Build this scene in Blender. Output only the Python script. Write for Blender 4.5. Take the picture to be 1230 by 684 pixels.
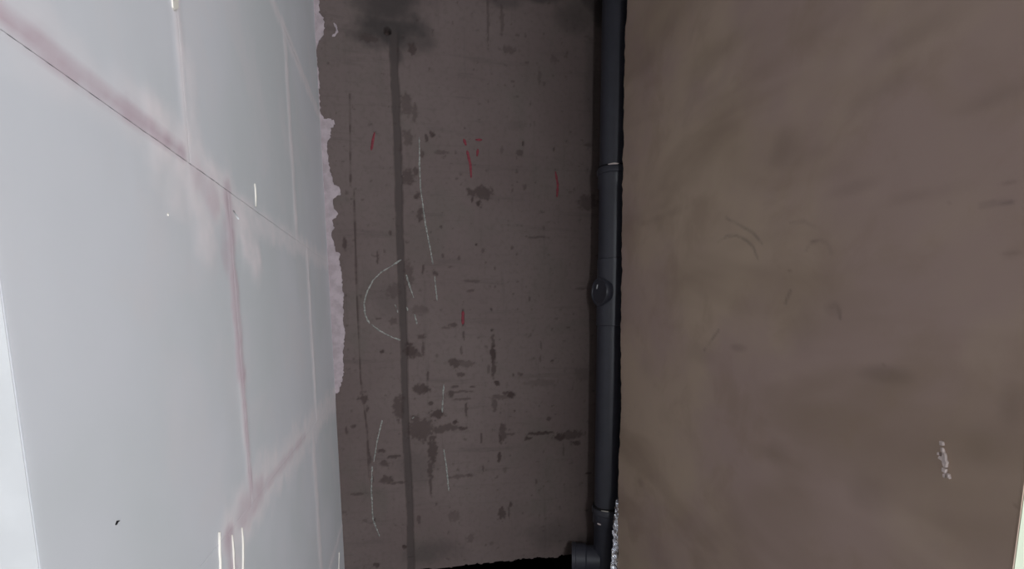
import bpy, math, random
import numpy as np
from mathutils import Matrix, Vector

random.seed(7)
for o in list(bpy.data.objects):
    bpy.data.objects.remove(o, do_unlink=True)
S = bpy.context.scene
COL = S.collection

# ------------------------------------------------------------------ camera, light, exposure
EYE = 1.309                                    # eye height above the floor
cd = bpy.data.cameras.new('camera')
cam = bpy.data.objects.new('camera', cd); COL.objects.link(cam); S.camera = cam
cd.sensor_fit = 'HORIZONTAL'; cd.sensor_width = 36.0
cd.lens = 580.5 / 1230 * 36.0
cd.shift_y = (452.5 - 342) / 1230
cd.clip_start = 0.02; cd.clip_end = 50
r_ = Vector((0.9752384, -0.22104721, -0.00694268))
d_ = Vector((-0.03493374, -0.12297378, -0.99179488))
f_ = Vector((0.21837972, 0.96747898, -0.12765076))
m = Matrix((r_, -d_, -f_)).transposed().to_4x4()
m.translation = (0, 0, EYE)
cam.matrix_world = m

w = bpy.data.worlds.new('sky'); S.world = w; w.use_nodes = True
w.node_tree.nodes['Background'].inputs[0].default_value = (0.62, 0.75, 1.0, 1)
w.node_tree.nodes['Background'].inputs[1].default_value = 0.6

# daylight falling through the window of the front room
ld = bpy.data.lights.new('window_daylight', 'AREA'); ld.shape = 'RECTANGLE'
ld.size = 1.5; ld.size_y = 1.5; ld.energy = 168; ld.color = (0.90, 0.95, 1.0)
lo = bpy.data.objects.new('window_daylight', ld); COL.objects.link(lo)
lo.location = (1.35, -2.66, 1.55)
lo.rotation_euler = (math.radians(90), 0, 0)    # shines towards +y


S.view_settings.view_transform = 'Standard'
S.view_settings.look = 'None'
S.view_settings.gamma = 1.0
S.view_settings.use_curve_mapping = False
S.view_settings.exposure = 0.0

# ------------------------------------------------------------------ measured tables
# all tables are metres on the wall they belong to: back wall (x, z), side walls (y, z)
CHIPS = [(0.043,2.069,0.0225,0.0322,0.5),(0.072,2.042,0.0097,0.0322,0.5),(0.045,1.954,0.0161,0.0258,0.5),(0.038,1.814,0.0225,0.0258,0.7),(0.069,1.839,0.0064,0.0129,0.7),(0.133,1.972,0.0081,0.0097,0.9),(0.112,1.956,0.0048,0.0129,0.8),(0.095,1.899,0.0048,0.0129,0.6),(0.165,1.91,0.0258,0.0064,0.5),(0.482,1.963,0.0048,0.0097,0.9),(0.465,1.926,0.0129,0.0113,0.6),(0.396,1.933,0.0048,0.0129,0.4),(0.603,1.947,0.0032,0.0097,0.7),(0.748,1.972,0.0161,0.0064,0.5),(0.32,1.774,0.0354,0.0225,0.8),(0.306,1.73,0.0081,0.0129,1.0),(0.278,1.744,0.0048,0.0097,0.9),(0.484,1.8,0.0081,0.0097,0.5),(0.751,1.755,0.0419,0.0258,0.6),(0.072,1.75,0.0097,0.0129,0.8),(0.079,1.688,0.0129,0.0193,0.7),(0.084,1.664,0.0097,0.0097,0.8),(-0.196,1.572,0.0064,0.0225,0.8),(-0.081,1.526,0.0039,0.0225,0.8),(-0.03,1.612,0.0048,0.0081,0.8),(0.085,1.483,0.0039,0.0145,0.8),(0.132,1.468,0.0097,0.0097,0.7),(0.158,1.639,0.0048,0.0064,0.7),(0.162,1.534,0.0048,0.0064,0.6),(0.222,1.526,0.0048,0.0097,0.6),(0.029,1.461,0.0161,0.0451,0.5),(0.278,1.772,0.0161,0.0129,0.8),(-0.026,1.399,0.0258,0.0258,0.4),(-0.084,1.296,0.0097,0.0032,0.8),(-0.033,1.286,0.0193,0.0097,0.5),(0.234,1.3,0.0039,0.0322,1.0),(0.236,1.225,0.0032,0.0161,0.7),(0.074,1.225,0.0161,0.0097,0.7),(0.076,1.176,0.0048,0.0322,0.7),(0.028,1.171,0.0225,0.0258,0.9),(0.05,1.154,0.029,0.0097,0.7),(-0.08,1.17,0.0064,0.0064,0.9),(0.092,1.075,0.0032,0.0193,0.9),(0.225,1.17,0.0048,0.0161,0.6),(0.2,1.118,0.0225,0.0161,0.8),(0.243,1.116,0.0419,0.0113,0.5),(0.219,1.074,0.0161,0.0097,0.7),(0.071,1.327,0.029,0.0193,0.4),(0.194,1.268,0.0161,0.0064,0.7),(0.168,1.259,0.0193,0.0048,0.5),(-0.155,0.99,0.0161,0.0161,0.8),(-0.142,0.951,0.0048,0.0129,0.7),(0.065,1.02,0.029,0.0193,0.8),(0.081,1.019,0.0161,0.0129,0.9),(0.099,0.962,0.0097,0.0064,0.8),(-0.026,0.952,0.0193,0.0451,0.7),(0.057,0.864,0.0515,0.0451,0.7),(0.124,0.917,0.0258,0.0161,0.9),(0.155,0.858,0.0451,0.0145,0.7),(0.195,0.88,0.0129,0.0064,1.0),(0.225,0.854,0.0193,0.0064,0.9),(0.103,0.776,0.0161,0.058,0.8),(0.091,0.691,0.0097,0.0387,0.7),(0.24,0.932,0.0048,0.029,0.8),(0.195,1.025,0.0161,0.0048,0.7),(-0.096,0.783,0.0129,0.0081,0.8),(-0.049,0.756,0.0258,0.0064,0.8),(-0.085,0.729,0.0161,0.0097,0.7),(-0.14,0.76,0.0048,0.0258,0.7),(-0.196,0.886,0.0097,0.0064,0.7),(-0.222,0.871,0.0026,0.0161,0.7),(-0.078,0.664,0.0258,0.0129,0.7),(-0.047,0.648,0.0387,0.0048,0.7),(-0.135,0.672,0.0032,0.0129,0.8),(-0.19,0.616,0.0258,0.0048,0.6),(0.089,0.622,0.0048,0.0387,0.7),(-0.133,0.501,0.0039,0.0097,0.8),(0.039,0.486,0.0064,0.0161,0.6),(-0.021,0.38,0.0097,0.0081,1.0),(-0.134,0.312,0.0129,0.0097,0.8),(0.18,0.486,0.0225,0.0225,0.4),(0.207,0.654,0.0451,0.0081,0.5),(0.245,0.654,0.0097,0.0064,0.7),(0.349,1.246,0.0039,0.0064,0.9),(0.352,1.203,0.0064,0.0225,0.7),(0.351,1.153,0.0113,0.0322,1.0),(0.354,1.096,0.009,0.0387,0.8),(0.367,1.031,0.0113,0.0081,1.0),(0.334,1.087,0.0064,0.0161,0.5),(0.422,0.981,0.0193,0.0129,1.0),(0.404,0.992,0.0129,0.0064,0.8),(0.181,0.992,0.0129,0.0129,0.8),(0.225,1.003,0.0387,0.0048,0.6),(0.224,0.973,0.0387,0.0048,0.6),(0.268,1.022,0.0129,0.0048,0.7),(0.377,0.976,0.0387,0.0097,0.5),(0.356,0.943,0.0097,0.0225,0.6),(0.552,1.182,0.0032,0.0161,0.5),(0.549,1.128,0.0032,0.0161,0.6),(0.602,1.116,0.0064,0.0048,0.8),(0.436,1.066,0.0032,0.0048,0.8),(0.468,1.065,0.0064,0.0048,0.7),(0.552,1.028,0.0644,0.0129,0.3),(0.734,1.056,0.0387,0.0258,0.25),(0.439,0.914,0.0032,0.0064,0.7),(0.589,0.875,0.0081,0.0097,0.7),(0.299,0.808,0.0039,0.0225,0.7),(0.389,0.826,0.0129,0.0354,0.7),(0.378,0.799,0.0064,0.0193,0.9),(0.417,0.818,0.0193,0.0048,0.6),(0.374,0.722,0.0071,0.0193,0.9),(0.304,0.681,0.0039,0.0161,0.7),(0.395,0.667,0.0097,0.0097,0.4),(0.495,0.795,0.0129,0.0081,1.0),(0.553,0.813,0.0515,0.0064,1.0),(0.633,0.79,0.0258,0.0129,1.0),(0.685,0.797,0.058,0.0161,0.7),(0.708,0.76,0.0193,0.0113,0.8),(0.652,0.73,0.0039,0.029,0.5),(0.763,0.622,0.0129,0.0039,0.8),(0.382,0.476,0.0145,0.0258,0.8),(0.422,0.516,0.0048,0.0129,0.8),(0.414,0.48,0.0032,0.029,0.6),(0.25,0.384,0.0161,0.0161,0.4),(0.338,0.352,0.0097,0.0097,0.4),(0.531,0.605,0.0032,0.0097,0.6),(0.317,1.556,0.0064,0.0064,0.5),(0.291,1.578,0.0042,0.0042,1.0),(0.433,1.571,0.0064,0.0097,0.6),(0.453,1.543,0.0064,0.0048,0.6),(0.535,1.612,0.0451,0.0048,0.5),(0.272,1.438,0.0322,0.0048,0.5),(0.268,1.403,0.0129,0.0064,0.6),(0.504,1.371,0.0039,0.0097,0.6),(0.726,1.411,0.029,0.0032,0.5),(0.347,1.328,0.0042,0.0042,0.8),(0.07,2.259,0.0129,0.0161,0.8),(0.348,2.396,0.0032,0.0966,0.5),(0.401,2.397,0.0064,0.058,0.5),(0.428,2.291,0.0322,0.0129,0.5),(0.601,2.279,0.0129,0.0129,0.4),(-0.081,2.278,0.029,0.0129,0.6),(0.452,2.028,0.0322,0.0161,0.2),(0.545,2.209,0.0064,0.0258,0.4)]
STAINS_SHADE = [(-0.0,2.312,0.142,0.071,1.0),(0.003,2.388,0.129,0.097,0.9),(0.101,2.298,0.077,0.064,0.6),(0.051,2.284,0.064,0.045,0.7),(-0.084,2.332,0.045,0.039,0.5),(0.014,2.234,0.026,0.045,0.7),(0.519,2.49,0.116,0.029,0.9),(0.392,2.458,0.097,0.026,0.5),(0.785,2.492,0.071,0.084,0.9),(0.684,2.436,0.097,0.058,0.5),(0.092,0.348,0.145,0.071,0.45),(0.59,0.372,0.145,0.071,0.35),(0.744,0.297,0.039,0.064,0.5),(0.755,2.204,0.032,0.29,0.3),(-0.036,1.368,0.077,0.084,0.25),(0.036,0.713,0.071,0.129,0.3)]  # dark stains; tall strip beside the pipe and lower right spot are painted shade
GROOVE = [(0.0091,2.4102),(0.0049,2.2191),(0.0073,1.966),(0.0035,1.613),(0.0058,1.2417),(-0.0002,0.884),(0.0055,0.5773),(0.0016,0.2586),(-0.0035,0.0018)]
SEAM = [(-0.1515,2.0884),(-0.1638,1.7687),(-0.1524,1.7664),(-0.1593,1.4286),(-0.1607,1.0709),(-0.1455,0.8596),(-0.1472,0.6765)]
RED = [[(-0.0717,1.9632),(-0.0785,1.9371),(-0.0859,1.8996)],[(0.2502,1.9626),(0.2591,1.9395)],[(0.262,1.9218),(0.2737,1.8716),(0.276,1.8235)],[(0.6098,1.8661),(0.6204,1.8163),(0.6172,1.7687)],[(0.3032,1.9304),(0.2996,1.9032)],[(0.2942,1.9626),(0.3196,1.9644)],[(0.2343,1.3226),(0.2332,1.2708)]]
CHALK = [[(0.0859,1.9571),(0.0842,1.8547),(0.085,1.7808),(0.0898,1.7363),(0.0994,1.6462),(0.1127,1.5702),(0.1232,1.4993)],[(0.1283,1.4557),(0.1353,1.3613)],[(0.0062,1.5159),(-0.0312,1.4908),(-0.0683,1.469),(-0.0995,1.4382),(-0.1221,1.3983),(-0.1361,1.3523),(-0.1321,1.306),(-0.1183,1.2779)],[(-0.1124,1.2747),(-0.0861,1.2525),(-0.0652,1.2396),(-0.0412,1.2266),(-0.0076,1.2133)],[(0.0226,1.4608),(0.0335,1.4175),(0.0476,1.3739)],[(0.1528,1.0363),(0.148,0.9765),(0.1434,0.923)],[(0.1462,0.7731),(0.1545,0.7034),(0.1621,0.5979)],[(-0.0877,0.9055),(-0.1098,0.8242),(-0.1257,0.742)],[(-0.1326,0.7258),(-0.14,0.6251),(-0.1388,0.5051),(-0.1162,0.4331)],[(-0.0243,1.3489),(-0.0186,1.3364)],[(-0.0158,1.3302),(-0.0132,1.3176)],[(0.0185,1.3394),(0.0242,1.3237)],[(0.0261,0.9058),(0.0359,0.912)],[(0.0487,1.3109),(0.0569,1.2728)]]
SMEAR = [(-0.2554,2.4034),(-0.2383,2.3743),(-0.2368,2.3536),(-0.2404,2.3374),(-0.2274,2.3285),(-0.2237,2.2972),(-0.2308,2.2646),(-0.2456,2.2417),(-0.2549,2.2195),(-0.2524,2.1662),(-0.2514,2.0851),(-0.2526,2.0632),(-0.2524,2.0166),(-0.2397,1.9956),(-0.2066,1.9926),(-0.2043,1.9816),(-0.2192,1.9638),(-0.2239,1.9272),(-0.2356,1.9152),(-0.2348,1.8788),(-0.2321,1.8224),(-0.2177,1.7747),(-0.1985,1.7613),(-0.1966,1.7412),(-0.2142,1.7318),(-0.226,1.7226),(-0.2218,1.6939),(-0.2115,1.6711),(-0.2266,1.656),(-0.233,1.6412),(-0.2254,1.6239),(-0.2377,1.606),(-0.2309,1.5709),(-0.2267,1.5415),(-0.2097,1.5359),(-0.2166,1.512),(-0.2099,1.4733),(-0.2092,1.4282),(-0.2063,1.3676),(-0.2122,1.3066),(-0.2094,1.2449),(-0.2191,1.1674),(-0.2192,1.1046),(-0.2304,1.0576),(-0.2442,1.02),(-0.2624,1.0144)]
HOOK = [(-0.193,2.3113),(-0.1855,2.2989),(-0.1834,2.2858),(-0.1893,2.2772),(-0.2007,2.2679)]
RSTAINS = [(0.93,1.65,0.05,0.038,0.5),(0.883,1.623,0.081,0.017,0.25),(0.719,1.679,0.065,0.028,0.45),(0.548,1.599,0.057,0.016,0.4),(1.146,1.958,0.198,0.032,0.3),(1.209,1.887,0.103,0.021,0.25),(0.659,1.202,0.036,0.013,0.7),(0.665,1.216,0.004,0.003,0.8),(0.665,1.193,0.009,0.004,0.6),(0.776,1.314,0.016,0.011,0.3),(1.196,1.197,0.059,0.023,0.35),(1.043,1.223,0.024,0.008,0.5),(0.677,0.988,0.037,0.027,0.4),(0.852,1.267,0.052,0.043,0.3),(1.018,1.476,0.08,0.016,0.2),(1.448,1.61,0.121,0.013,0.35),(0.638,1.492,0.061,0.013,0.35),(0.744,1.531,0.055,0.012,0.3),(0.509,1.112,0.029,0.036,0.35),(0.481,1.178,0.018,0.034,0.5),(0.464,1.044,0.003,0.002,1.0),(0.899,0.995,0.035,0.023,0.3),(1.502,1.13,0.067,0.057,0.3),(1.358,0.986,0.07,0.037,0.25),(1.508,0.715,0.018,0.012,0.4),(0.503,1.386,0.009,0.004,0.5),(0.514,1.482,0.009,0.003,0.6),(0.588,1.469,0.002,0.001,0.6),(0.89,1.396,0.005,0.003,0.6),(0.663,1.744,0.062,0.018,0.35),(1.432,2.145,0.175,0.072,0.25)]
SCUFFS = [[(1.1376,1.4911),(1.1018,1.5003),(1.064,1.4965),(1.0273,1.4793),(1.0034,1.4607),(0.9873,1.4305)],[(1.1086,1.5463),(1.0569,1.5209),(1.006,1.4932),(0.9769,1.4664)],[(0.85,1.4354),(0.8367,1.4483),(0.815,1.45),(0.7948,1.4377),(0.7878,1.4212)],[(0.8942,1.4957),(0.8613,1.4932),(0.8333,1.4784)],[(0.8843,1.3536),(0.8902,1.3416),(0.8961,1.3294)],[(1.1172,1.2638),(1.1433,1.2386),(1.1741,1.2075)],[(0.7784,1.3171),(0.7717,1.3248),(0.7617,1.3137),(0.7585,1.2981)],[(0.5436,1.457),(0.5288,1.4572),(0.5096,1.4541)]]
EDGE = [(1.7017,2.5507),(1.6997,2.392),(1.7068,2.3426),(1.7112,2.2364),(1.7122,2.1264),(1.7117,1.9856),(1.7019,1.9253),(1.7128,1.8713),(1.7036,1.8252),(1.7103,1.7541),(1.7058,1.6646),(1.7104,1.5455),(1.6987,1.4532),(1.7071,1.4078),(1.7012,1.3613),(1.6955,1.1739),(1.6944,1.0785),(1.684,1.0158),(1.6864,0.9183),(1.6873,0.7864),(1.6882,0.652),(1.6833,0.5518),(1.6858,0.4473),(1.675,0.3828),(1.6775,0.2761),(1.6732,0.0272)]
SPLATS = [[(0.564,1.1101),(0.5592,1.11),(0.5587,1.1049),(0.5622,1.104)],[(0.5607,1.1004),(0.5582,1.0998),(0.5566,1.095),(0.5589,1.0943)],[(0.5577,1.0947),(0.5539,1.0918),(0.5504,1.0797),(0.5508,1.0717),(0.5543,1.0719),(0.5575,1.0802),(0.5625,1.0827),(0.5617,1.0869),(0.5581,1.0866)],[(0.5553,1.0703),(0.5505,1.0692),(0.5511,1.0637),(0.5548,1.0652)],[(0.5544,1.0613),(0.551,1.0624),(0.5504,1.056),(0.5539,1.0562)],[(0.5488,1.0632),(0.5453,1.063),(0.5446,1.0567),(0.547,1.0572)],[(0.5647,1.0927),(0.5622,1.0921),(0.5618,1.0882),(0.5643,1.0888)]]
LMARKS = {'cream_top':[(0.699,1.6907),(0.7189,1.7025),(0.7144,1.6813),(0.7037,1.6725),(0.6995,1.6729)],'st1':[(0.7018,1.0158),(0.6924,0.9483)],'st2':[(0.746,0.9917),(0.7463,0.9632),(0.7399,0.9212)],'st3':[(0.7894,0.9838),(0.7903,0.9547),(0.7734,0.902)],'tick':[(1.0029,1.5491),(1.0028,1.5285),(0.9977,1.5083)],'nick':[(0.4773,1.1256),(0.4802,1.1275),(0.4828,1.1271)],'cornerpink':[(1.9096,1.4584),(1.9171,1.4228),(1.9591,1.2436),(1.9413,1.0208)],'spk':[(0.6373,1.4253),(0.6388,1.4229)],'yel':[(1.7768,0.4462),(1.718,0.3625)]}
HOLE = (-0.0147,2.3074)

XL, YB, XR, YE, YLE = -0.255, 1.902, 0.806, 0.458, 0.387
CEIL = 2.62
X0, X1, Y0 = -1.7, 2.25, -2.7                   # the front room

# ------------------------------------------------------------------ numpy noise
def vnoise(x, y, seed=0):
    xi = np.floor(x).astype(np.int64); yi = np.floor(y).astype(np.int64)
    xf = x - xi; yf = y - yi
    u = xf * xf * (3 - 2 * xf); v = yf * yf * (3 - 2 * yf)
    def h(a, b):
        n = (a * 374761393 + b * 668265263 + seed * 974711) & 0xffffffff
        n = ((n ^ (n >> 13)) * 1274126177) & 0xffffffff
        return ((n ^ (n >> 16)) & 0xffff) / 65535.0
    return (h(xi, yi) * (1 - u) + h(xi + 1, yi) * u) * (1 - v) + (h(xi, yi + 1) * (1 - u) + h(xi + 1, yi + 1) * u) * v
def fbm(x, y, seed=0, octv=4):
    t = 0; a = 0.5; s = 0
    for i in range(octv):
        t = t + a * vnoise(x * 2 ** i, y * 2 ** i, seed + i * 17); s += a; a *= 0.5
    return t / s
def sstep(a, b, x):
    t = np.clip((x - a) / (b - a), 0, 1); return t * t * (3 - 2 * t)

# ------------------------------------------------------------------ materials
def lin(c):
    return tuple(((v / 255 + 0.055) / 1.055) ** 2.4 if v > 10 else v / 255 / 12.92 for v in c) + (1,)
class NT:
    def __init__(s, name, rough=0.85, spec=0.3):
        s.m = bpy.data.materials.new(name); s.m.use_nodes = True; s.t = s.m.node_tree
        s.b = s.t.nodes['Principled BSDF']; s.b.inputs['Roughness'].default_value = rough
        s.b.inputs['Specular IOR Level'].default_value = spec
        s.tc = s.t.nodes.new('ShaderNodeTexCoord'); s.geo = s.t.nodes.new('ShaderNodeNewGeometry')
    def noise(s, scale, detail=4, rough=0.55, rot=None, scl=None, dist=0.0):
        n = s.t.nodes.new('ShaderNodeTexNoise'); n.inputs['Scale'].default_value = scale
        n.inputs['Detail'].default_value = detail; n.inputs['Roughness'].default_value = rough
        n.inputs['Distortion'].default_value = dist
        src = s.geo.outputs['Position']
        if rot or scl:
            mp = s.t.nodes.new('ShaderNodeMapping')
            if rot: mp.inputs['Rotation'].default_value = rot
            if scl: mp.inputs['Scale'].default_value = scl
            s.t.links.new(src, mp.inputs[0]); src = mp.outputs[0]
        s.t.links.new(src, n.inputs['Vector']); return n.outputs['Fac']
    def ramp(s, sock, a, b, va=0.0, vb=1.0):
        n = s.t.nodes.new('ShaderNodeMapRange'); n.interpolation_type = 'SMOOTHSTEP'
        for i, v in zip((1, 2, 3, 4), (a, b, va, vb)): n.inputs[i].default_value = v
        s.t.links.new(sock, n.inputs[0]); return n.outputs[0]
    def mul(s, a, b):
        n = s.t.nodes.new('ShaderNodeMath'); n.operation = 'MULTIPLY'
        for i, v in enumerate((a, b)):
            if isinstance(v, (int, float)): n.inputs[i].default_value = v
            else: s.t.links.new(v, n.inputs[i])
        return n.outputs[0]
    def attr(s, name):
        n = s.t.nodes.new('ShaderNodeAttribute'); n.attribute_name = name; return n.outputs['Fac']
    def mix(s, fac, a, b, mode='MIX'):
        n = s.t.nodes.new('ShaderNodeMix'); n.data_type = 'RGBA'; n.blend_type = mode
        for i, v in ((0, fac), (6, a), (7, b)):
            if isinstance(v, (int, float, tuple)): n.inputs[i].default_value = v
            else: s.t.links.new(v, n.inputs[i])
        return n.outputs[2]
    def done(s, col, bump=None, strength=0.2, dist=0.002):
        if isinstance(col, tuple): s.b.inputs['Base Color'].default_value = col
        else: s.t.links.new(col, s.b.inputs['Base Color'])
        if bump is not None:
            n = s.t.nodes.new('ShaderNodeBump'); n.inputs['Strength'].default_value = strength
            n.inputs['Distance'].default_value = dist
            s.t.links.new(bump, n.inputs['Height']); s.t.links.new(n.outputs[0], s.b.inputs['Normal'])
        return s.m

def mat_concrete():
    n = NT('bare_concrete', 0.85, 0.25)
    c = n.mix(n.ramp(n.noise(2.2, 5), .35, .65), (0.092, 0.068, 0.064, 1), (0.105, 0.080, 0.075, 1))
    c = n.mix(n.mul(n.ramp(n.noise(5, 3, dist=.5), .52, .72), .45), c, (0.081, 0.068, 0.059, 1))
    c = n.mix(n.mul(n.ramp(n.noise(60, 4), .45, .75), .35), c, (0.065, 0.048, 0.044, 1))
    c = n.mix(n.mul(n.attr('stain'), .92), c, (0.028, 0.023, 0.022, 1))  # stains, with the shade beside the pipe painted in
    c = n.mix(n.mul(n.attr('groove'), .82), c, (0.042, 0.032, 0.030, 1))
    c = n.mix(n.mul(n.attr('chip'), .9), c, (0.032, 0.020, 0.018, 1))
    c = n.mix(n.mul(n.ramp(n.noise(9, 6, .7, scl=(.25, 1, 3.0)), .54, .70), .35), c, (0.054, 0.041, 0.038, 1))
    c = n.mix(n.mul(n.ramp(n.noise(9, 6, .7, scl=(3.0, 1, .22)), .56, .72), .30), c, (0.050, 0.039, 0.036, 1))
    return n.done(c, n.noise(140, 4), .25, .0015)
def mat_render():
    n = NT('brown_wall_plaster', 0.8, 0.3)
    c = n.mix(n.ramp(n.noise(2.0, 4), .38, .62), (0.491, 0.368, 0.326, 1), (0.571, 0.446, 0.346, 1))
    c = n.mix(n.mul(n.ramp(n.noise(2.6, 3, rot=(math.radians(-28), 0, 0), scl=(1, .45, 1.5), dist=.6), .45, .72), .62), c, (0.351, 0.261, 0.196, 1))
    c = n.mix(n.mul(n.ramp(n.noise(7, 5, dist=.4), .46, .72), .5), c, (0.401, 0.298, 0.224, 1))
    c = n.mix(n.mul(n.attr('stain'), .6), c, (0.220, 0.163, 0.122, 1))
    c = n.mix(n.mul(n.attr('scuff'), .42), c, (0.149, 0.121, 0.102, 1))
    return n.done(c, n.noise(220, 3), .18, .001)
def mat_gypsum():
    n = NT('grey_gypsum_block', 0.6, 0.3)
    c = n.mix(n.ramp(n.noise(2.4, 3), .38, .62), (0.578, 0.588, 0.605, 1), (0.622, 0.620, 0.652, 1))
    c = n.mix(n.mul(n.ramp(n.noise(6, 4, dist=.5), .5, .7), .5), c, (0.64, 0.615, 0.635, 1))
    c = n.mix(n.attr('pale'), c, (0.76, 0.70, 0.715, 1))
    c = n.mix(n.attr('pink'), c, (0.50, 0.385, 0.43, 1))
    return n.done(c, n.noise(12, 3), .15, .004)
def mat_plain(name, col, rough=.8, spec=.3, var=.15, scale=25):
    n = NT(name, rough, spec)
    c2 = tuple(v * (1 - var) for v in col[:3]) + (1,)
    return n.done(n.mix(n.ramp(n.noise(scale, 4), .35, .65), col, c2), n.noise(scale * 6, 3), .15, .001)
def mat_fill(name, col):
    n = NT(name, .65, .3)
    g = n.mix(n.ramp(n.noise(3.0, 4), .35, .65), (0.60, 0.615, 0.63, 1), (0.655, 0.66, 0.675, 1))
    k = n.mul(n.ramp(n.attr('fade'), 0, 1), n.ramp(n.noise(22, 5, dist=.5), .30, .62))
    return n.done(n.mix(k, g, col), n.noise(60, 3), .1, .001)
M = dict(
    concrete=mat_concrete(), render=mat_render(), gypsum=mat_gypsum(),
    adhesive=mat_plain('pinkish_gypsum_adhesive', (0.33, 0.275, 0.29, 1), .85, .2, .22, 30),
    filler=mat_fill('pale_joint_filler', (0.72, 0.685, 0.70, 1)), pinkfill=mat_fill('pink_joint_filler', (0.58, 0.44, 0.49, 1)),
    softadh=mat_fill('grey_pink_joint_smear', (0.60, 0.53, 0.56, 1)),
    cream=mat_plain('cream_plaster', (0.72, 0.675, 0.61, 1), .8, .2, .08, 30),
    core=mat_plain('block_core', (0.60, 0.53, 0.55, 1), .9, .1),
    chalk=mat_plain('pale_chalk', (0.27, 0.27, 0.25, 1), .95, .1, .55, 120),
    red=mat_plain('dark_red_crayon', (0.150, 0.020, 0.030, 1), .7, .3, .3, 120),
    splat=mat_plain('pale_pink_plaster', (0.78, 0.67, 0.65, 1), .85, .2, .2, 90),
    jamb=mat_plain('pale_greenish_paint', (0.44, 0.47, 0.37, 1), .6, .3, .04, 8),
    skim=mat_plain('white_skim_coat', (0.55, 0.55, 0.56, 1), .7, .3, .08, 14),
    pipe=mat_plain('dark_grey_plastic', (0.043, 0.044, 0.058, 1), .42, .5, .12, 20),
    rubber=mat_plain('black_rubber', (0.012, 0.012, 0.013, 1), .6, .3, .1),
    void=mat_plain('near_black_cavity', (0.010, 0.009, 0.009, 1), .95, .05),  # near-black colour on every cavity face
    floor=mat_plain('grey_screed', (0.24, 0.22, 0.20, 1), .9, .2, .2, 6),
    ceil=mat_plain('raw_ceiling_slab', (0.20, 0.18, 0.165, 1), .9, .2, .2, 4),
    wall=mat_plain('front_room_plaster', (0.60, 0.58, 0.56, 1), .85, .2, .08, 5),
    white=mat_plain('white_window_plastic', (0.8, 0.8, 0.8, 1), .35, .5, .02),
)
def mat_foil():
    n = NT('silvery_foil', .2, .5); n.b.inputs['Metallic'].default_value = 1.0
    return n.done((0.93, 0.95, 1.0, 1), n.noise(120, 3), .4, .003)
M['foil'] = mat_foil()

# ------------------------------------------------------------------ mesh helpers
def mesh_obj(name, verts, faces, mat, parent=None, smooth=False):
    me = bpy.data.meshes.new(name); me.from_pydata([tuple(v) for v in verts], [], faces); me.update()
    if smooth: me.polygons.foreach_set('use_smooth', [True] * len(me.polygons))
    me.materials.append(M[mat])
    o = bpy.data.objects.new(name, me); COL.objects.link(o)
    if parent: o.parent = parent
    return o
def grid_obj(name, P, mat, parent=None, attrs=None, keep=None, flip=False):
    """P: (rows, cols, 3) array of points -> one smooth grid mesh with float point attributes"""
    R, C = P.shape[:2]
    idx = np.arange(R * C).reshape(R, C)
    q = np.stack([idx[:-1, :-1], idx[:-1, 1:], idx[1:, 1:], idx[1:, :-1]], -1).reshape(-1, 4)
    if flip: q = q[:, ::-1]
    if keep is not None: q = q[keep.reshape(-1)]
    me = bpy.data.meshes.new(name)
    me.vertices.add(R * C); me.vertices.foreach_set('co', P.astype(np.float32).reshape(-1))
    me.loops.add(q.size); me.loops.foreach_set('vertex_index', q.astype(np.int32).reshape(-1))
    me.polygons.add(len(q)); me.polygons.foreach_set('loop_start', np.arange(0, q.size, 4, dtype=np.int32))
    me.update(calc_edges=True); me.validate()
    me.polygons.foreach_set('use_smooth', [True] * len(me.polygons))
    for k, v in (attrs or {}).items():
        a = me.attributes.new(k, 'FLOAT', 'POINT'); a.data.foreach_set('value', v.astype(np.float32).reshape(-1))
    me.materials.append(M[mat])
    o = bpy.data.objects.new(name, me); COL.objects.link(o)
    if parent: o.parent = parent
    return o
def boxes(name, bl, mat, parent=None):
    V = []; Fc = []
    for (a, b) in bl:
        n = len(V)
        for z in (a[2], b[2]):
            V += [(a[0], a[1], z), (b[0], a[1], z), (b[0], b[1], z), (a[0], b[1], z)]
        Fc += [tuple(n + i for i in f) for f in ((3, 2, 1, 0), (4, 5, 6, 7), (0, 1, 5, 4), (1, 2, 6, 5), (2, 3, 7, 6), (3, 0, 4, 7))]
    return mesh_obj(name, V, Fc, mat, parent)
def struct(o, label=None, cat=None):
    o['kind'] = 'structure'
    if label: o['label'] = label
    if cat: o['category'] = cat
    return o
onback = lambda u, v, n: (u, YB - n, v)
onleft = lambda u, v, n: (XL + n, u, v)
onright = lambda u, v, n: (XR - n, u, v)
def resample(pts, step):
    out = []
    for (a, b) in zip(pts[:-1], pts[1:]):
        k = max(1, int(math.dist(a, b) / step))
        out += [(a[0] + (b[0] - a[0]) * i / k, a[1] + (b[1] - a[1]) * i / k) for i in range(k)]
    return out + [pts[-1]]
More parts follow.
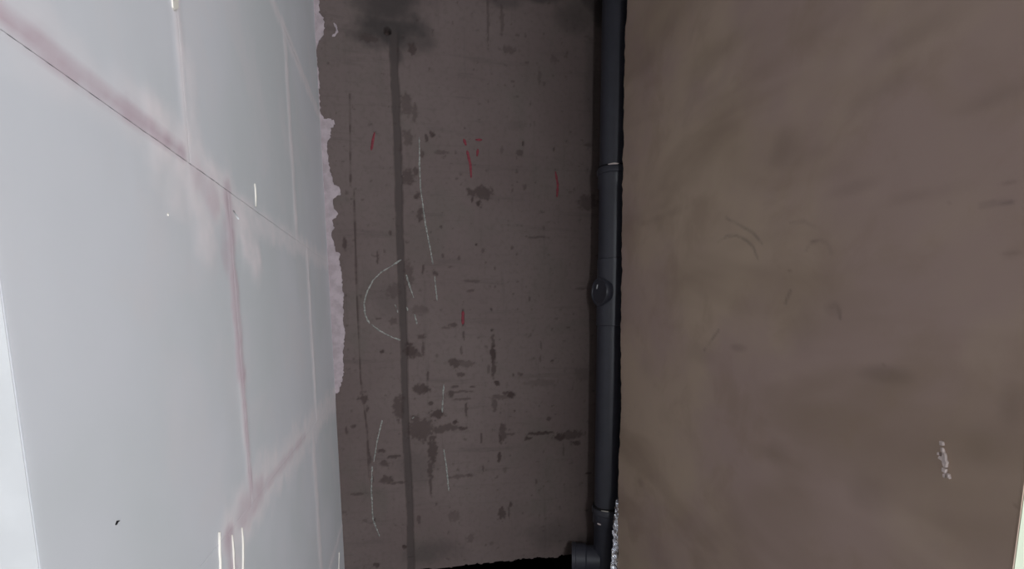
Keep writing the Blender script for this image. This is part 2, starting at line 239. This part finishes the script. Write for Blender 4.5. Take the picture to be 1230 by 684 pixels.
def ridge(name, pts, width, mapf, mat, parent, proud=.001, step=.012, jit=.3, wob=.0, taper=True):
    """a low hand-made ridge (mark, smear of filler) following a line on a wall"""
    p = resample(pts, step); V = []; Fc = []; n = len(p)
    for i, (u, v) in enumerate(p):
        a = p[max(0, i - 1)]; b = p[min(n - 1, i + 1)]
        L = math.dist(a, b) or 1; nx, ny = -(b[1] - a[1]) / L, (b[0] - a[0]) / L
        h = width / 2 * (1 + random.uniform(-jit, jit))
        if taper and i in (0, n - 1): h *= .4
        o = random.uniform(-wob, wob)
        for k, q in ((-1, -.001), (-.45, proud), (.45, proud), (1, -.001)):
            V.append(mapf(u + nx * (h * k + o), v + ny * (h * k + o), q))
        if i:
            s = 4 * i
            Fc += [(s - 4 + j, s - 3 + j, s + 1 + j, s + j) for j in range(3)]
    Fc += [(0, 1, 2, 3), (4 * n - 1, 4 * n - 2, 4 * n - 3, 4 * n - 4)]
    o = mesh_obj(name, V, Fc, mat, parent, True)
    fade(o, [0 if i in (0, n - 1) else (0, 1, 1, 0)[k] for i in range(n) for k in range(4)])
    return o
def fade(o, vals):
    a = o.data.attributes.new('fade', 'FLOAT', 'POINT'); a.data.foreach_set('value', [float(v) for v in vals])
def patch(name, outline, mapf, mat, parent, proud=.002, jit=.0015, step=.006, rings=((1, 0.0), (1, 1.0))):
    """a thin smear of plaster with a ragged outline; rings: (scale about the middle, share of the thickness)"""
    p = resample(outline + [outline[0]], step)[:-1]
    p = [(a + random.uniform(-jit, jit), b + random.uniform(-jit, jit)) for a, b in p]
    n = len(p); cx = sum(a for a, b in p) / n; cy = sum(b for a, b in p) / n
    V = []; Fc = []; fd = []
    for r, (s, h) in enumerate(rings):
        V += [mapf(cx + (a - cx) * s, cy + (b - cy) * s, -.001 + (proud + .001) * h) for a, b in p]; fd += [h] * n
        if r: Fc += [((r - 1) * n + i, (r - 1) * n + (i + 1) % n, r * n + (i + 1) % n, r * n + i) for i in range(n)]
    Fc.append(tuple(range((len(rings) - 1) * n, len(rings) * n)))
    o = mesh_obj(name, V, Fc, mat, parent)
    fade(o, fd)
    return o
SOFT = ((1, 0.0), (.96, .55), (.7, .85), (.35, 1.0))
def lathe(name, prof, base, axis, mat, parent, seg=40):
    """revolve (radius, distance) pairs around an axis starting at base"""
    a = Vector(axis).normalized(); b = Vector(base)
    e1 = a.orthogonal().normalized(); e2 = a.cross(e1)
    V = []; Fc = []
    for (r, t) in prof:
        for k in range(seg):
            g = 2 * math.pi * k / seg
            V.append(b + a * t + (e1 * math.cos(g) + e2 * math.sin(g)) * r)
    for i in range(len(prof) - 1):
        for k in range(seg):
            Fc.append((i * seg + k, i * seg + (k + 1) % seg, (i + 1) * seg + (k + 1) % seg, (i + 1) * seg + k))
    o = mesh_obj(name, V, Fc, mat, parent, True)
    md = o.modifiers.new('edge', 'EDGE_SPLIT'); md.split_angle = math.radians(40)
    return o

# ------------------------------------------------------------------ the shell
struct(boxes('floor', [((X0 - .2, Y0 - .2, -.15), (X1 + .2, YB + .9, 0))], 'floor'))
struct(boxes('ceiling', [((X0 - .2, Y0 - .2, CEIL), (X1 + .2, YB + .9, CEIL + .15))], 'ceil'))
WX0, WX1, WZ0, WZ1 = .58, 2.12, .78, 2.32       # window opening in the wall behind the camera
struct(boxes('wall_front', [((X0 - .2, Y0 - .2, 0), (WX0, Y0, CEIL)), ((WX1, Y0 - .2, 0), (X1 + .2, Y0, CEIL)),
                            ((WX0, Y0 - .2, 0), (WX1, Y0, WZ0)), ((WX0, Y0 - .2, WZ1), (WX1, Y0, CEIL))], 'wall'))
struct(boxes('wall_front_left', [((X0 - .15, Y0, 0), (X0, YLE + .3, CEIL))], 'wall'))
struct(boxes('wall_front_right', [((X1, Y0, 0), (X1 + .15, YE + .12, CEIL))], 'wall'))
fr = lambda a, b: ((a[0], Y0 - .12, a[1]), (b[0], Y0 - .06, b[1]))
wm = (WX0 + WX1) / 2
win = struct(boxes('window_1', [fr((WX0, WZ0), (WX0 + .06, WZ1)), fr((WX1 - .06, WZ0), (WX1, WZ1)), fr((WX0 + .06, WZ0), (WX1 - .06, WZ0 + .06)),
                                fr((WX0 + .06, WZ1 - .06), (WX1 - .06, WZ1)), fr((wm - .04, WZ0 + .06), (wm + .04, WZ1 - .06))], 'white'))
# end faces on both sides of the alcove's mouth
struct(boxes('wall_mouth_left', [((X0, YLE - .0008, 0), (XL - .0005, YLE + .10, CEIL))], 'skim'))
struct(boxes('wall_mouth_right', [((XR + .003, YE - .0008, 0), (X1, YE + .12, CEIL))], 'jamb'))

# ------------------------------------------------------------------ left wall of gypsum blocks
wl = struct(boxes('wall_left', [((XL - .10, YLE + .1005, 0), (XL - .006, YB + .1, CEIL))], 'core'))
ROWS = [(0.0, .5, (.86, 1.527)), (.5, 1.0, (.735, 1.415)), (1.0, 1.5, (.848, 1.486)), (1.5, 2.0, (.712, 1.360)), (2.0, 2.5, (.90, 1.55)), (2.5, CEIL, (.72, 1.39))]
# where adhesive was wiped over the joints: y0, z0, y1, z1, half width, strength
PALE = [(.64, 1.505, .80, 1.485, .045, 1), (.72, 1.49, .745, 1.42, .04, .9), (.70, 1.50, .66, 1.455, .03, .7), (.85, 1.49, .97, 1.41, .045, 1), (.90, 1.48, 1.9, 1.50, .030, .7),
        (.76, .99, .95, 1.01, .050, .95), (.90, 1.0, 1.9, 1.0, .050, .85), (.712, 1.5, .712, 2.0, .013, 1), (1.36, 1.5, 1.36, 2.0, .022, .9), (.72, 1.5, .735, 1.62, .03, .6),
        (.848, 1.0, .848, 1.5, .016, .9), (1.486, 1.0, 1.486, 1.5, .022, .9), (1.415, .5, 1.415, 1.0, .028, .9), (.745, .7, .745, 1.0, .040, .9), (1.1, 2.0, 1.9, 2.0, .022, .8), (1.4, .5, 1.9, .5, .016, .7), (.39, 1.51, .7, 1.51, .03, .45)]
PINK = [(.387, 1.509, .69, 1.507, .011, .9), (.846, 1.22, .848, 1.50, .018, .85), (.85, 1.02, .848, 1.22, .010, .8), (.83, 1.40, .85, 1.47, .028, .6), (.80, 1.0, .90, 1.005, .026, .6),
        (.735, .7, .735, .99, .018, .8), (.713, 1.86, .713, 2.0, .012, .7), (.74, 1.49, .78, 1.47, .025, .45), (.9, 1.0, 1.3, 1.0, .014, .45)]
def segmask(Y, Z, segs):
    out = np.zeros_like(Y)
    nz = fbm(Y * 28, Z * 28, 121); nw = fbm(Y * 60, Z * 60, 131, 3)
    for (a, b, c, d, hw_, st) in segs:
        L2 = (c - a) ** 2 + (d - b) ** 2
        tt = np.clip(((Y - a) * (c - a) + (Z - b) * (d - b)) / L2, 0, 1)
        dist = np.sqrt((Y - a - tt * (c - a)) ** 2 + (Z - b - tt * (d - b)) ** 2) / hw_ + (nz - .5) * 1.2
        out = np.maximum(out, st * (1 - sstep(.3, 1.4, dist)) * (.85 + .8 * (nw - .5)))
    return np.clip(out, 0, 1)
def block(wd, ht, yc, zc, proud):
    us = np.concatenate([[0, .0012], np.linspace(.008, wd - .008, max(3, int(wd / .0075))), [wd - .0012, wd]]) - wd / 2
    vs = np.concatenate([[0, .0012], np.linspace(.008, ht - .008, max(3, int(ht / .0075))), [ht - .0012, ht]]) - ht / 2
    U, Vv = np.meshgrid(us, vs); Y = U + yc; Z = Vv + zc
    pale = segmask(Y, Z, PALE); pink = segmask(Y, Z, PINK)
    D = pale * .0012 + pink * .0003 + (fbm(Y * 5, Z * 5, 141) - .5) * .0012
    for rim in (D[0], D[-1], D[:, 0], D[:, -1]): rim -= .00012
    P = np.stack([D, U, Vv], -1)
    P = np.pad(P, ((1, 1), (1, 1), (0, 0)), 'edge')           # doubled rim keeps the arris crisp
    us = np.pad(us, 1, 'edge'); U = np.pad(U, 1, 'edge')
    b0 = np.stack([np.full_like(U[0], -.06), us, np.full_like(us, -ht / 2)], -1)[None]
    b1 = np.stack([np.full_like(U[0], -.06), us, np.full_like(us, ht / 2)], -1)[None]
    P = np.concatenate([b0, P, b1], 0)
    l0 = P[:, :1].copy(); l0[..., 0] = -.06; r0 = P[:, -1:].copy(); r0[..., 0] = -.06
    P = np.concatenate([l0, P, r0], 1)
    o = grid_obj('gypsum_block', P, 'gypsum', wl, {'pale': np.pad(pale, 2, 'edge'), 'pink': np.pad(pink, 2, 'edge')})
    o.location = (XL + proud, yc, zc)
PROUD = {(3, 0): .0010, (3, 1): .0012, (3, 2): .0006, (2, 0): .0004, (2, 1): .0006, (2, 2): .0009, (1, 0): .0006, (1, 1): .0004, (1, 2): .0003}
for ri, (z0, z1, js) in enumerate(ROWS):
    ys = [YLE] + list(js) + [YB]
    for k in range(3):
        g = -.0002
        ya, yb = ys[k] + (0 if k == 0 else g), ys[k + 1] - g * (k < 2)
        block(yb - ya, z1 - z0 - 2 * g, (ya + yb) / 2, (z0 + z1) / 2, PROUD.get((ri, k), random.uniform(0, .0012)))
# filler squeezed out along the joints
def jl(pts, wdt, mat='filler', proud=.0030, jit=.5, wob=.0012, step=.012):
    ridge('joint_filler', pts, wdt, onleft, mat, wl, proud, step, jit, wob)
jl([(.712, 1.70), (.712, 1.88)], .0045, 'filler', .0036); jl([(.866, 1.475), (.89, 1.465)], .004)
patch('cream_patch', LMARKS['cream_top'], onleft, 'cream', wl, .003, .001)
for k in ('st1', 'st2', 'st3'): jl(LMARKS[k], .0045, 'cream', .003, .5)
jl(LMARKS['tick'], .004, 'cream', .003); jl(LMARKS['yel'], .010, 'cream', .003); jl(LMARKS['spk'], .004, 'cream', .002)
ridge('corner_filler', LMARKS['cornerpink'], .014, onleft, 'adhesive', wl, .003, .02, .4, .002)
ridge('nick', LMARKS['nick'], .0022, onleft, 'rubber', wl, .0015, .003)

# ------------------------------------------------------------------ back wall of bare concrete
NX, NZ = 316, 656
xs = np.linspace(XL - .01, 1.0, NX); zs = np.linspace(0, CEIL, NZ)
GX, GZ = np.meshgrid(xs, zs)
wx = (fbm(GX * 70, GZ * 70, 3) - .5) * .016; wz = (fbm(GX * 70, GZ * 70, 9) - .5) * .016
chip = np.zeros_like(GX); cn = (fbm(GX * 120, GZ * 120, 21, 3) - .5) * 1.1; sn = (fbm(GX * 18, GZ * 18, 41) - .5)
for (cx, cz, rx, rz, st) in CHIPS:
    rx = max(rx * 1.1, .0045); rz = max(rz * 1.1, .0045); k = min(1, min(rx, rz) / .012)
    d = np.sqrt(((GX - cx + wx * k) / rx) ** 2 + ((GZ - cz + wz * k) / rz) ** 2)
    d = d + cn
    chip = np.maximum(chip, st * (1 - sstep(.7, 1.2, d)))
small = sstep(.77, .84, fbm(GX * 55, GZ * 55, 31, 3)) * .45
chip = np.maximum(chip, small)
stain = np.zeros_like(GX)  # mask of real stains plus painted pipe-side shade
for (cx, cz, rx, rz, st) in STAINS_SHADE:
    d = np.sqrt(((GX - cx) / rx) ** 2 + ((GZ - cz) / rz) ** 2) + sn
    stain = np.maximum(stain, st * (1 - sstep(.3, 1.25, d)))
gz = [p[1] for p in GROOVE][::-1]; gx = [p[0] for p in GROOVE][::-1]
gc = np.interp(GZ, gz, gx)
hw = .0145 + .004 * (fbm(GZ * 9, GZ * 0 + 2, 5) - .5)
gd = np.abs(GX - gc + (fbm(GX * 40, GZ * 40, 51, 3) - .5) * .006)
groove = (1 - sstep(hw * .8, hw * 1.1, gd)) * (1 - sstep(2.28, 2.34, GZ))
sz = [p[1] for p in SEAM][::-1]; sx = [p[0] for p in SEAM][::-1]
sd = np.abs(GX - np.interp(GZ, sz, sx)); inr = (GZ > sz[0]) & (GZ < sz[-1])
seam = (1 - sstep(.001, .0045, sd)) * inr * (.35 + .6 * sstep(.4, .6, fbm(GX * 0, GZ * 30, 8)))
chip = np.maximum(chip, seam)

hole = np.sqrt((GX - (-0.0 + HOLE[0])) ** 2 + (GZ - HOLE[1]) ** 2)
hm = 1 - sstep(.008, .014, hole)
N = (fbm(GX * 6, GZ * 6, 61) - .5) * .003 + (fbm(GX * 60, GZ * 60, 62) - .5) * .0008
N = N - chip * .0035 - groove * .005 - hm * .03
chip = np.maximum(chip, hm)
P = np.stack([GX, YB - N, GZ], -1)
fx = (GX[:-1, :-1] + GX[1:, 1:]) / 2; fz = (GZ[:-1, :-1] + GZ[1:, 1:]) / 2
lim = .273 - .0265 * (fx - .056) + (fbm(fx * 45, fz * 0, 71, 3) - .5) * .016
keep = ~((fz < lim) & (fx > -.12) & (fx < .697 + (fbm(fx * 0, fz * 60, 72, 3) - .5) * .01))
wb = struct(grid_obj('wall_back', P, 'concrete', None, {'chip': chip, 'stain': stain, 'groove': groove}, keep))
# the dark cavity behind the broken-out opening near the floor
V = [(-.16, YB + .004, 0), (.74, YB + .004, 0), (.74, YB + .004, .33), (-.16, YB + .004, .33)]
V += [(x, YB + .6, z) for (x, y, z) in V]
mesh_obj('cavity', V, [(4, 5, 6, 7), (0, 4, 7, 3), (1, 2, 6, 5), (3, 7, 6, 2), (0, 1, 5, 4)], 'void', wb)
# smear of adhesive left in the corner
patch('adhesive_smear', [(XL - .004, SMEAR[0][1])] + [tuple(p) for p in SMEAR[1:-1]] + [(XL - .004, SMEAR[-1][1])], onback, 'adhesive', wb, .0035, .003, .006)
ridge('plaster_drip', HOOK, .009, onback, 'adhesive', wb, .003, .006, .4)
for l in RED: ridge('red_crayon_mark', l, .0115, onback, 'red', wb, .0022, .008, .25)
for l in CHALK: ridge('chalk_line', l, .0058, onback, 'chalk', wb, .0022, .006, .5, .0006)

# ------------------------------------------------------------------ right wall, brown plaster with a ragged far edge
NT_, NZ2 = 240, 500
ts = np.linspace(0, 1, NT_); zs = np.linspace(0, CEIL, NZ2)
T, GZ = np.meshgrid(ts, zs)
ez = [p[1] for p in EDGE][::-1]; ey = [p[0] for p in EDGE][::-1]
EY = np.interp(GZ, ez, ey) + (fbm(GZ * 45, GZ * 0, 81) - .5) * .016
GY = YE + T * (EY - YE)
stain = np.zeros_like(GY); sn = (fbm(GY * 9, GZ * 9, 91) - .5) * 1.9
for (cy, cz, ry, rz, st) in RSTAINS:
    d = np.sqrt(((GY - cy) / ry) ** 2 + ((GZ - cz) / rz) ** 2) + sn
    stain = np.maximum(stain, st * (1 - sstep(0, 1.6, d)))
scuff = np.zeros_like(GY)
for l in SCUFFS:
    p = resample(l, .004)
    for (a, b) in p:
        d2 = (GY - a) ** 2 + (GZ - b) ** 2
        scuff = np.maximum(scuff, np.exp(-d2 / (2 * .0026 ** 2)))
scuff *= .35 + .65 * sstep(.35, .65, fbm(GY * 40, GZ * 40, 95))
N = (fbm(GY * 4, GZ * 4, 101) - .5) * .006 + (fbm(GY * 14, GZ * 14, 102) - .5) * .0012
P = np.stack([XR - N, GY, GZ], -1)
last = P[:, -1:, :]; near = P[:, :1, :]
cap = [last + np.array([dx, dy, 0]) for dx, dy in ((.004, .006), (.03, .004), (.13, -.002))]
ncap = [near + np.array([.006, 0, 0]), near]
P = np.concatenate(ncap + [P] + cap, 1)
pad = lambda A: np.concatenate([A[:, :1], A[:, :1], A, A[:, -1:], A[:, -1:], A[:, -1:]], 1)
wr = struct(grid_obj('wall_right', P, 'render', None, {'stain': pad(stain), 'scuff': pad(scuff)}, None))
boxes('partition_core', [((XR + .012, YE + .12, 0), (XR + .13, 1.65, CEIL))], 'wall', wr)
for l in SPLATS: patch('plaster_splat', l, onright, 'splat', wr, .004, .0008, .003)
struct(boxes('wall_niche', [((1.0, YE + .12, 0), (1.1, YB + .1, CEIL))], 'wall'))

# ------------------------------------------------------------------ the drain pipe in the corner
PX, PY = .817, 1.812
rs = bpy.data.objects.new('drain_pipe', None); COL.objects.link(rs); rs.location = (0, 0, 0)
rs['label'] = 'dark grey plastic drain pipe with a round capped branch, upright in the corner'; rs['category'] = 'pipe'
R = .055
def bell(z0, z1, up=True):      # section with a wider socket at its upper end
    return [(R, z0), (R, z1 - .075), (R + .006, z1 - .066), (R + .006, z1 - .026), (R + .010, z1 - .022), (R + .010, z1 - .006), (R + .007, z1), (R, z1)]
up = (0, 0, 1)
for za, zb in ((1.861, CEIL), ):
    lathe('pipe_section', [(R, za - .05), (R, zb)], (PX, PY, 0), up, 'pipe', rs)
lathe('pipe_section', bell(1.50, 1.861), (PX, PY, 0), up, 'pipe', rs)
lathe('seal_ring', [(R + .001, 1.861), (R + .006, 1.862), (R + .005, 1.867), (R, 1.868)], (PX, PY, 0), up, 'rubber', rs)
tee = lathe('cleanout_tee', [(R, 1.26), (R + .003, 1.262), (R + .003, 1.52), (R, 1.522)], (PX, PY, 0), up, 'pipe', rs)
CZ = 1.394; a = math.radians(79); dx, dy = -math.sin(a), -math.cos(a)
lathe('branch_neck', [(.046, .01), (.046, .046)], (PX, PY, CZ), (dx, dy, 0), 'pipe', rs)
cp = lathe('cleanout_cap', [(.047, .030), (.055, .031), (.0565, .034), (.0565, .056), (.054, .061), (.047, .062), (.045, .059), (.012, .059), (0.0005, .059)], (PX, PY, CZ), (dx, dy, 0), 'pipe', rs)
cc = Vector((PX + dx * .0592, PY + dy * .0592, CZ)); e = Vector((-dy, dx, 0))
fl = [(-.018, .012), (-.012, .014), (-.008, .028), (-.013, .029)]
Vf = [cc + e * (-u if False else u) + Vector((0, 0, v)) for u, v in fl]
Vf += [p + Vector((dx, dy, 0)) * .0012 for p in Vf]
mesh_obj('paint_fleck', Vf, [(4, 5, 6, 7), (0, 1, 5, 4), (1, 2, 6, 5), (2, 3, 7, 6), (3, 0, 4, 7)], 'filler', cp)
lathe('pipe_section', [(R, .46), (R, 1.30)], (PX, PY, 0), up, 'pipe', rs)
lathe('seal_ring', [(R + .001, .503), (R + .0065, .504), (R + .005, .511), (R, .512)], (PX, PY, 0), up, 'rubber', rs)
lathe('branch_tee', bell(.0, .503), (PX, PY, 0), up, 'pipe', rs)
ba = math.radians(70); bx, by = -math.sin(ba), math.cos(ba)
lathe('branch_socket', [(R, .03), (R, .085), (R + .006, .09), (R + .006, .13), (R + .009, .132), (R + .009, .146), (R + .004, .148), (R - .004, .146), (R - .006, .06)], (PX, PY, .268), (bx, by, 0), 'pipe', rs)

def arc_bead(name, z, g0, g1, r, th, mat):      # short pale arc on the pipe: flecks and a painted joint glint
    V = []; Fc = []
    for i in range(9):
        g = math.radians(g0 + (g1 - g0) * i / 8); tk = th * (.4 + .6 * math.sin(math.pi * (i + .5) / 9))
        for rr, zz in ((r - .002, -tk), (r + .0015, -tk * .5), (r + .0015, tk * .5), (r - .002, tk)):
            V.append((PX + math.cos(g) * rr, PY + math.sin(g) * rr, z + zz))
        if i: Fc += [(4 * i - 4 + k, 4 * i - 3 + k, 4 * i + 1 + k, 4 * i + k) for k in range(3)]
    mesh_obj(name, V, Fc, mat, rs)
arc_bead('fleck_glint', 1.864, 225, 262, R + .006, .004, 'splat')  # whitish fleck on the upper ring
arc_bead('fleck_glint', .506, 222, 250, R + .0065, .0025, 'cream')  # highlight of the lower ring, put in as a pale bead
arc_bead('paint_fleck', .445, 205, 222, R + .005, .006, 'splat')

# crumpled silvery strip caught between pipe and wall edge
rg = random.Random(3); V = []; Fc = []; n = 46
for i in range(n):
    z = .20 + i * .0085; t = i / (n - 1); wdt = .026 * (1 - t) + .007
    e_y = float(np.interp(z, ez, ey))
    for k in range(5):
        V.append((XR + .002 - wdt * k / 4 + rg.uniform(-.002, .002), e_y + .004 + rg.uniform(-.009, .009) + .010 * k / 4, z + rg.uniform(-.003, .003)))
    if i: Fc += [((i - 1) * 5 + k, (i - 1) * 5 + k + 1, i * 5 + k + 1, i * 5 + k) for k in range(4)]
fo = mesh_obj('foil_strip', V, Fc, 'foil')
md = fo.modifiers.new('thickness', 'SOLIDIFY'); md.thickness = .0006
fo['label'] = 'thin crumpled silvery strip between the drain pipe and the brown plastered wall'; fo['category'] = 'foil'

# the pipe's handle stands at its foot
rs.location = (PX, PY, 0)
for c in rs.children:
    c.matrix_parent_inverse = Matrix.Translation((-PX, -PY, 0))
